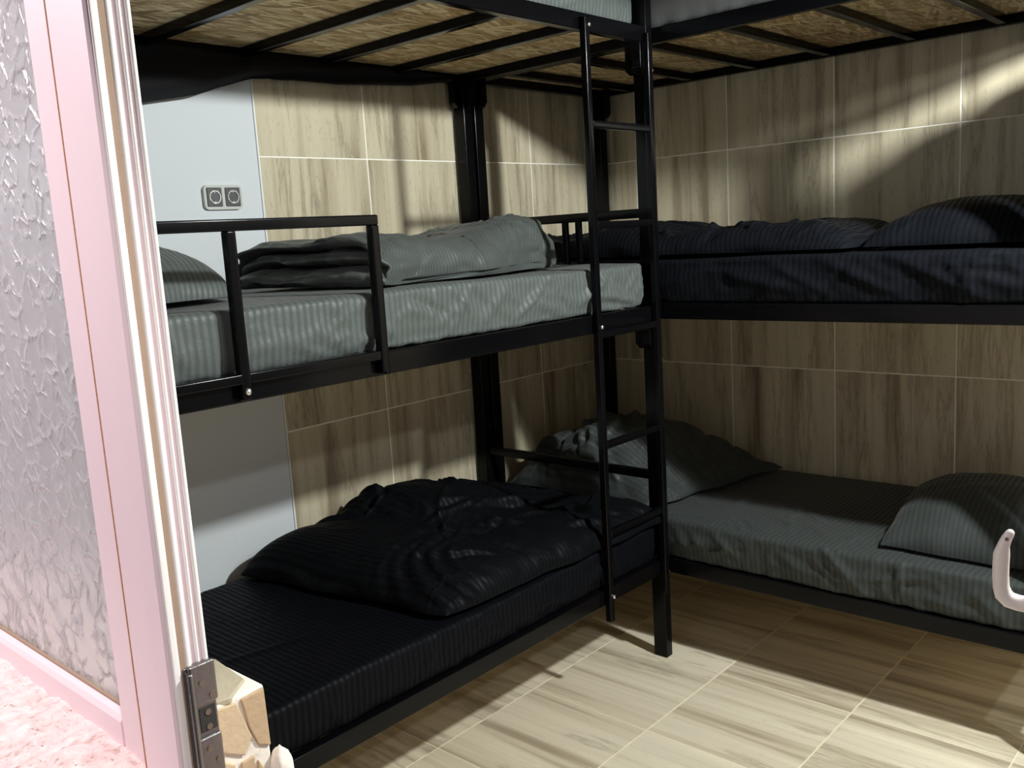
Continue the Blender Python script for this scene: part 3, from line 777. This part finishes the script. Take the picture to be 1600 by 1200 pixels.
m5 = mattress('mattress', -0.955, -0.055, -2.255, -0.08, ZR[2][1]+0.003, ZM[2], 'greytop', 1, res=0.02, wr=0.001, seed=14.0)
tag(m5, 'plain dull grey mattress edge, top tier by the right wall', 'mattress', 'mattresses on the bunks')

# ------------------------------------------------------------------ pillows and duvets
def grid_normals(P, n, m):
    G = P.reshape(n, m, 3)
    du = np.gradient(G, axis=0); dv = np.gradient(G, axis=1)
    N = np.cross(du, dv); l = np.linalg.norm(N, axis=2, keepdims=True); l[l == 0] = 1
    return (N/l).reshape(-1, 3)
def puffy(name, quad, zb, H, mat, n=120, m=100, pe=3.0, wr=0.008, ws=7.0, seed=0.0, fold_list=(), bottom=0.02, uvs=(1, 1), extra=None, flare=0.0, swap=False):
    """closed soft body over a warped quadrilateral footprint: quad = corners (u0v0,u1v0,u1v1,u0v1); H(u,v) height"""
    def side(sign):
        t = 0.5-0.5*np.cos(np.pi*np.linspace(0, 1, n)); s = 0.5-0.5*np.cos(np.pi*np.linspace(0, 1, m))
        U, V = np.meshgrid(t, s, indexing='ij'); U, V = U.ravel(), V.ravel()
        q = [np.array(c, float) for c in quad]
        xy = (q[0][None]*((1-U)*(1-V))[:, None]+q[1][None]*(U*(1-V))[:, None]+q[2][None]*(U*V)[:, None]+q[3][None]*((1-U)*V)[:, None])
        e = (np.clip(1-np.abs(2*U-1)**pe, 0, 1)*np.clip(1-np.abs(2*V-1)**pe, 0, 1))**0.5
        cen = xy.mean(0)
        wob = 0.03*np.stack([noise(np.stack([xy[:, 0]*5, xy[:, 1]*5, U*0+seed], 1)), noise(np.stack([xy[:, 0]*5, xy[:, 1]*5, U*0+seed+40], 1))], 1)*(1-e)[:, None]
        xy = xy+wob+(cen-xy)*flare*(1-e)[:, None]
        if sign > 0: z = zb+0.35*bottom+H(U, V)*e
        else: z = zb+0.35*bottom-0.35*bottom*e
        P = np.stack([xy[:, 0], xy[:, 1], z], 1)
        if sign > 0:
            N = grid_normals(P, n, m)
            A = np.stack([xy[:, 0], xy[:, 1], z], 1)
            Wp = A+0.06*np.stack([noise(A*4+seed), noise(A*4+seed+5), noise(A*4+seed+11)], 1)
            rotp = np.stack([Wp[:, 0]*0.8+Wp[:, 1]*0.6, -Wp[:, 0]*0.6+Wp[:, 1]*0.8, Wp[:, 2]], 1)
            b1 = np.abs(noise(Wp*np.array([ws*0.9, ws*0.4, ws*0.6])+seed))
            b2 = np.abs(noise(rotp*np.array([ws*0.45, ws*1.0, ws*0.6])+seed+13))
            c1 = np.maximum(0, ridged(rotp*np.array([ws*2.2, ws*0.7, ws])+seed+50)-0.30)**3
            c2 = np.maximum(0, ridged(Wp*np.array([ws*0.8, ws*2.4, ws])+seed+70)-0.30)**3
            c3 = np.maximum(0, ridged(rotp*np.array([ws*4.0, ws*1.6, ws*2])+seed+90)-0.2)**3
            msk = np.clip(0.55+1.4*noise(A*3.1+seed+77), 0.1, 1)
            d = wr*1.9*(np.minimum(b1, 0.5)+0.8*np.minimum(b2, 0.5)-0.5)+wr*1.0*msk*(c1+c2)+wr*0.45*c3*msk
            d += folds(A, fold_list)
            if extra is not None: d += extra(A)
            P = P+N*(d*np.clip(e*3, 0, 1))[:, None]
            P[:, 2] = np.maximum(P[:, 2], zb+0.003)
        if swap: return P, np.stack([V*uvs[1]+0.01*noise(P*4), U*uvs[0]], 1)
        return P, np.stack([U*uvs[0]+0.01*noise(P*4), V*uvs[1]], 1)
    Pt, ut = side(1); Pb, ub = side(-1)
    # share the rim
    Pb = Pb.reshape(n, m, 3); Pt_ = Pt.reshape(n, m, 3)
    for sl in ((0, slice(None)), (-1, slice(None)), (slice(None), 0), (slice(None), -1)): Pb[sl] = Pt_[sl]
    F = grid_mesh(name, Pt, n, m, None)
    P = np.vstack([Pt, Pb.reshape(-1, 3)]); Fs = np.vstack([F, F[:, ::-1]+len(Pt)])
    return mesh_obj(name, make_mesh(name, P, Fs, np.vstack([ut, ub])), mat)

def creases(seed, cx, cy, rx, ry, count, ang, spread, length, w, amp):
    """random sharp cloth folds: list of 2D polylines with width and height"""
    r = np.random.RandomState(seed); out = []
    for _ in range(count):
        p = np.array([cx+rx*r.uniform(-1, 1), cy+ry*r.uniform(-1, 1)])
        a = math.radians(ang+spread*r.normal()); l = length*r.uniform(0.5, 1.3)
        pl = [p]
        for k in range(4):
            a += 0.28*r.normal(); p = p+np.array([math.cos(a), math.sin(a)])*l/4; pl.append(p)
        out.append((np.array(pl), w*r.uniform(0.7, 1.5), amp*r.uniform(0.5, 1.2)*(1 if r.rand() < 0.75 else -0.7)))
    return out
def crease_field(A, lst):
    d = np.zeros(len(A)); xy = A[:, :2]
    for pl, w, a in lst:
        lo = pl.min(0)-4*w; hi = pl.max(0)+4*w
        ix = np.where(np.all((xy > lo) & (xy < hi), axis=1))[0]
        if len(ix) == 0: continue
        best = np.full(len(ix), 9.0); sg = np.zeros(len(ix)); tt = np.zeros(len(ix))
        nseg = len(pl)-1
        for k in range(nseg):
            e = pl[k+1]-pl[k]; L2 = e@e
            t = np.clip(((xy[ix]-pl[k])@e)/L2, 0, 1)
            q = xy[ix]-pl[k]-t[:, None]*e
            dist = np.hypot(q[:, 0], q[:, 1]); s_ = np.sign(e[0]*q[:, 1]-e[1]*q[:, 0])
            m_ = dist < best
            best[m_] = dist[m_]; sg[m_] = s_[m_]; tt[m_] = (k+t[m_])/nseg
        sd = best*sg
        prof = np.exp(-(sd/w)**2)-0.55*np.exp(-((sd-1.9*w)/(1.3*w))**2)
        d[ix] += a*prof*np.sin(np.pi*np.clip(tt, 0.0, 1.0))**0.7
    return d

g2 = lambda u, v, cu, cv, su, sv: np.exp(-((u-cu)/su)**2-((v-cv)/sv)**2)

# pillow on the left bunk, middle tier
o = puffy('pillow', [(-3.12, -0.80), (-2.57, -0.74), (-2.52, -0.16), (-3.10, -0.13)], 1.568, lambda u, v: 0.155+0*u, 'grey', n=80, m=80, pe=2.2, wr=0.005, seed=2.0, uvs=(0.62, 0.6), flare=0.02)
tag(o, 'grey striped pillow lying behind the guard rail near the door jamb', 'pillow', 'pillows on the bunks')
# pillow on the right bunk, middle tier
o = puffy('pillow', [(-0.84, -2.285), (-0.18, -2.285), (-0.22, -1.62), (-0.86, -1.70)], 1.572, lambda u, v: 0.150-0.012*v, 'navy', n=90, m=90, pe=2.3, wr=0.006, seed=5.0, uvs=(0.6, 0.62), flare=0.02, swap=True,
          fold_list=[((-0.84, -1.80, 1.62), (-0.7, -1.86, 1.69), 0.012, 0.006)])
tag(o, 'puffy blue black striped pillow on the middle tier by the right wall', 'pillow', 'pillows on the bunks')
# pillow on the right bunk, lowest tier
o = puffy('pillow', [(-0.885, -2.29), (-0.17, -2.29), (-0.20, -1.66), (-0.875, -1.765)], 0.563, lambda u, v: 0.195-0.03*v, 'dkgreen', n=90, m=90, pe=2.4, wr=0.005, seed=9.0, uvs=(0.6, 0.62), flare=0.02, swap=True)
tag(o, 'dark green grey striped pillow on the lowest tier behind the cream handle', 'pillow', 'pillows on the bunks')

# duvet on the right bunk, middle tier
NVY = creases(7, -0.80, -0.75, 0.10, 0.7, 26, 25, 25, 0.22, 0.011, 0.014)+creases(8, -0.5, -0.9, 0.3, 0.6, 12, 70, 40, 0.3, 0.012, 0.010)
def H_r(u, v):   # u: x from front to wall, v: y from the near end to the back wall
    return 0.088+0.040*g2(u, v, 0.4, 0.62, 0.9, 0.10)+0.008*g2(u, v, 0.5, 0.12, 0.9, 0.16)-0.01*g2(u, v, 0.5, 0.47, 0.9, 0.06)
o = puffy('duvet', [(-0.90, -1.67), (-0.12, -1.62), (-0.12, -0.08), (-0.90, -0.10)], 1.572, H_r, 'navy', n=150, m=230, pe=8, wr=0.010, ws=5.0, seed=21.0, uvs=(0.9, 1.6), extra=lambda A: crease_field(A, NVY), swap=True,
          fold_list=[((-0.88, -1.55, 1.66), (-0.55, -1.40, 1.68), 0.03, 0.014), ((-0.9, -1.62, 1.60), (-0.85, -1.3, 1.61), 0.02, -0.014),
                     ((-0.88, -1.12, 1.60), (-0.7, -1.0, 1.69), 0.025, 0.016), ((-0.88, -0.98, 1.60), (-0.72, -0.92, 1.70), 0.02, -0.014)])
tag(o, 'flat rumpled blue black duvet, middle tier by the right wall', 'duvet', 'duvets on the bunks')

# duvet heap on the right bunk, lowest tier, in the corner
CRN = creases(11, -0.75, -0.40, 0.16, 0.28, 26, 30, 40, 0.26, 0.013, 0.022)+creases(12, -0.5, -0.7, 0.25, 0.2, 10, 100, 40, 0.3, 0.014, 0.014)
def H_c(u, v):   # u: x from front to wall, v: y from near to back wall
    return 0.10+0.20*g2(u, v, 0.30, 0.50, 0.38, 0.26)+0.10*g2(u, v, 0.15, 0.82, 0.35, 0.15)+0.11*g2(u, v, 0.55, 0.26, 0.35, 0.16)-0.04*g2(u, v, 0.2, 0.68, 0.3, 0.05)
o = puffy('duvet', [(-0.90, -0.86), (-0.10, -1.03), (-0.08, -0.09), (-0.93, -0.08)], 0.562, H_c, 'greydark', n=170, m=180, pe=3.6, wr=0.014, ws=8.0, seed=33.0, uvs=(0.9, 1.0), flare=0.02, extra=lambda A: crease_field(A, CRN),
          fold_list=[((-0.90, -0.62, 0.64), (-0.72, -0.42, 0.86), 0.022, 0.022), ((-0.90, -0.50, 0.64), (-0.76, -0.36, 0.86), 0.018, -0.020),
                     ((-0.90, -0.36, 0.62), (-0.78, -0.26, 0.80), 0.02, 0.020), ((-0.90, -0.70, 0.62), (-0.80, -0.55, 0.78), 0.016, 0.018)])
tag(o, 'crumpled grey duvet heaped in the corner on the lowest tier', 'duvet', 'duvets on the bunks')

# black duvet on the left bunk, lowest tier
def H_l(u, v):   # u: x from left to right, v: y from front to wall
    vf = np.clip(v*1.5, 0, 1)
    h = 0.090+0.045*vf
    st = 1/(1+np.exp(-(u-0.36-0.16*(0.75-v))*75))
    h = h+0.066*st*np.clip((v-0.40)*5, 0, 1)*np.clip((0.95-u)*3, 0, 1)
    h = h-0.070*np.clip((u-0.50)/0.45, 0, 1)*vf
    h = h+0.015*g2(u, v, 0.25, 0.2, 0.16, 0.16)-0.02*g2(u, v, 0.42, 0.34, 0.05, 0.3)+0.02*g2(u, v, 0.93, 0.2, 0.08, 0.25)
    return h
def arcs(P):
    c = np.array([-1.86, -0.86]); r = np.linalg.norm((P[:, :2]-c)*np.array([0.8, 1.0]), axis=1)
    ang = np.arctan2(P[:, 1]-c[1], P[:, 0]-c[0])
    msk = np.exp(-((r-0.19)/0.10)**2)*np.clip(np.cos(ang-math.radians(165))+0.2, 0, 1)
    w_ = np.sin(r*2*np.pi/0.050+1.8*noise(P*5))
    return 0.007*np.sign(w_)*np.abs(w_)**0.7*msk+crease_field(P, BLK)
BLK = (creases(1, -1.5, -0.60, 0.35, 0.3, 16, 120, 25, 0.34, 0.011, 0.016)+creases(2, -1.25, -0.75, 0.2, 0.2, 12, 100, 30, 0.24, 0.009, 0.013)
       +creases(3, -1.85, -0.6, 0.25, 0.25, 10, 20, 35, 0.30, 0.010, 0.011)+creases(4, -1.6, -0.25, 0.35, 0.12, 10, 5, 25, 0.35, 0.010, 0.013))
o = puffy('duvet', [(-2.13, -0.955), (-1.025, -1.000), (-1.05, -0.08), (-2.30, -0.075)], 0.563, H_l, 'black_duvet', n=230, m=190, pe=9.0, wr=0.009, ws=5.5, seed=44.0, uvs=(1.2, 0.95), extra=arcs,
          fold_list=[((-1.74, -0.92, 0.66), (-1.86, -0.70, 0.74), 0.014, -0.024), ((-1.68, -0.9, 0.67), (-1.80, -0.66, 0.74), 0.018, 0.014),
                     ((-1.45, -0.95, 0.62), (-1.32, -0.6, 0.72), 0.02, 0.018), ((-1.36, -0.95, 0.62), (-1.24, -0.6, 0.70), 0.016, -0.018)])
tag(o, 'big rumpled black duvet thrown over the lowest tier beside the ladder', 'duvet', 'duvets on the bunks')

# folded grey duvet on the left bunk, middle tier: lofted section with folded layers at its left end
def catmull(pts, k):
    pts = np.array(pts, float); n = len(pts); out = []
    for i in range(n):
        p0, p1, p2, p3 = pts[i-1], pts[i], pts[(i+1) % n], pts[(i+2) % n]
        for t in np.linspace(0, 1, k, endpoint=False):
            out.append(0.5*((2*p1)+(-p0+p2)*t+(2*p0-5*p1+4*p2-p3)*t*t+(-p0+3*p1-3*p2+p3)*t**3))
    return np.array(out)
FLD = creases(21, -1.45, -0.6, 0.35, 0.25, 22, 60, 35, 0.26, 0.011, 0.012)+creases(22, -1.22, -0.65, 0.10, 0.2, 8, 110, 30, 0.2, 0.010, 0.007)
def folded_duvet():
    # (s, z): s = 0 at the folded left end, 1 at the right end; z above the sheet
    A = [(1.00, 0.045), (0.985, 0.012), (0.90, 0.002), (0.65, 0.000), (0.35, 0.000), (0.10, 0.000), (0.015, 0.004), (-0.004, 0.028), (0.012, 0.052), (0.110, 0.059),
         (0.150, 0.063), (0.080, 0.068), (0.022, 0.078), (0.014, 0.094), (0.040, 0.106), (0.130, 0.106), (0.150, 0.110), (0.070, 0.114), (0.010, 0.124), (0.004, 0.136), (0.020, 0.148), (0.10, 0.150), (0.22, 0.148), (0.36, 0.136),
         (0.50, 0.128), (0.62, 0.146), (0.72, 0.170), (0.84, 0.180), (0.94, 0.160), (0.992, 0.11)]
    prof = catmull(A, 11); n = len(prof)
    m = 150
    t = 0.5-0.5*np.cos(np.pi*np.linspace(0, 1, m))
    P = np.zeros((n, m, 3)); UV = np.zeros((n, m, 2))
    arc = np.concatenate([[0], np.cumsum(np.hypot(np.diff(prof[:, 0])*1.35, np.diff(prof[:, 1])))])
    cen = np.array([0.5, 0.07])
    for j, v in enumerate(t):
        e = (1-abs(2*v-1)**3.2)**0.5
        xl = -2.255+(-2.335+2.255)*v
        xr = -1.225+0.08*v-0.10*(1-v)
        y = -0.895+0.62*v
        sc = 0.55+0.45*e
        s = prof[:, 0]; z = prof[:, 1]
        # squeeze towards the ends
        zz = z*(0.12+0.88*e**0.7)*(1+0.08*math.sin(7*v+1)) + 0.0
        shift = 0.03*(1-e)
        P[:, j, 0] = xl+(xr-xl)*s+shift*np.where(s < 0.5, 1, -1)
        # the front edge runs slanted: closer to the viewer at the left than at the right
        P[:, j, 1] = y+0.10*s*(1-v)+0.02*np.sin(s*9)*(1-e)
        P[:, j, 2] = 1.568+zz
        kk = np.clip((0.30-s)/0.25, 0, 1)
        nz = noise(np.stack([np.full(n, y*4.0), zz*26, s*3], 1))
        P[:, j, 0] += kk*0.034*nz+kk*0.016*noise(np.stack([np.full(n, y*11.0), zz*40, s*3+5], 1))
        P[:, j, 2] += np.where(zz > 0.02, kk*0.008*noise(np.stack([np.full(n, y*6.0+3), zz*12, s*2], 1)), 0)
        UV[:, j, 0] = arc; UV[:, j, 1] = v*0.7
    Q = P.reshape(-1, 3)
    N = -grid_normals(Q, n, m)
    Wp = Q+0.05*np.stack([noise(Q*4+2), noise(Q*4+7), noise(Q*4+13)], 1)
    w1 = np.maximum(0, ridged(Wp*np.array([8, 4, 9.0])+3)-0.3)**1.6
    w2 = np.maximum(0, ridged(Wp*np.array([4, 9, 9.0])+23)-0.3)**1.6
    d = 0.010*(w1+w2-0.7)+0.004*noise(Wp*19)+0.012*noise(Q*3.1+9)
    d += folds(Q, [((-1.36, -0.72, 1.70), (-1.20, -0.55, 1.74), 0.02, -0.014), ((-1.62, -0.75, 1.68), (-1.40, -0.6, 1.74), 0.016, 0.012),
                   ((-1.95, -0.80, 1.69), (-1.75, -0.55, 1.70), 0.018, 0.012), ((-1.20, -0.75, 1.60), (-1.10, -0.55, 1.70), 0.014, 0.012), ((-1.26, -0.78, 1.58), (-1.14, -0.62, 1.66), 0.012, -0.012)])
    d += np.where(Q[:, 2] > 1.60, crease_field(Q, FLD), 0)
    lim = np.where(Q[:, 2] < 1.57, 0.15, 1.0)*np.where(Q[:, 0] < -2.15, 0.7, 1.0)
    Q = Q+N*(d*lim)[:, None]
    Q[:, 2] = np.maximum(Q[:, 2], 1.567)
    F = grid_mesh('d', Q, n, m, None, closed_u=True, flip=False)
    caps = []
    me = make_mesh('duvet', Q, F, UV.reshape(-1, 2))
    bm = bmesh.new(); bm.from_mesh(me)
    be = [e for e in bm.edges if e.is_boundary]
    bmesh.ops.holes_fill(bm, edges=be, sides=0)
    bmesh.ops.recalc_face_normals(bm, faces=bm.faces)
    bm.to_mesh(me); bm.free()
    for p in me.polygons: p.use_smooth = True
    return mesh_obj('duvet', me, 'greyduvet')
tag(folded_duvet(), 'grey striped duvet folded in layers on the middle tier', 'duvet', 'duvets on the bunks')

# ------------------------------------------------------------------ black cloth sagging from the rear of the top tier
n, m = 150, 26
xx = np.linspace(-3.15, -1.085, n)
low = np.interp(xx, [-3.15, -2.75, -2.44, -2.257, -2.147, -2.045, -1.874, -1.675, -1.289, -1.106, -1.08], [2.12, 2.125, 2.170, 2.205, 2.237, 2.268, 2.279, 2.281, 2.309, 2.335, 2.34])
P = np.zeros((n, m, 3)); UVc = np.zeros((n, m, 2))
for j in range(m):
    f = j/(m-1)
    top = 2.352
    z = top+(low-top)*math.sin(f*math.pi*0.5)
    belly = 0.045*np.sin(np.pi*f)*np.clip((2.34-low)/0.15, 0.15, 1)
    P[:, j, 0] = xx; P[:, j, 1] = -0.050-belly-0.012*np.sin(f*9+xx*4); P[:, j, 2] = z
    UVc[:, j] = np.stack([xx, np.full(n, f)], 1)
Q = P.reshape(-1, 3)
Q[:, 1] += 0.008*noise(Q*np.array([4, 1, 22]))
Q[:, 1] = np.minimum(Q[:, 1], -0.030)
F = grid_mesh('c', Q, n, m, None)
me = make_mesh('hanging_cloth', Q, F, UVc.reshape(-1, 2))
o = mesh_obj('hanging_cloth', me, 'curtain')
sm = o.modifiers.new('thickness', 'SOLIDIFY'); sm.thickness = 0.004
tag(o, 'black cloth sagging along the wall under the top tier', 'cloth')
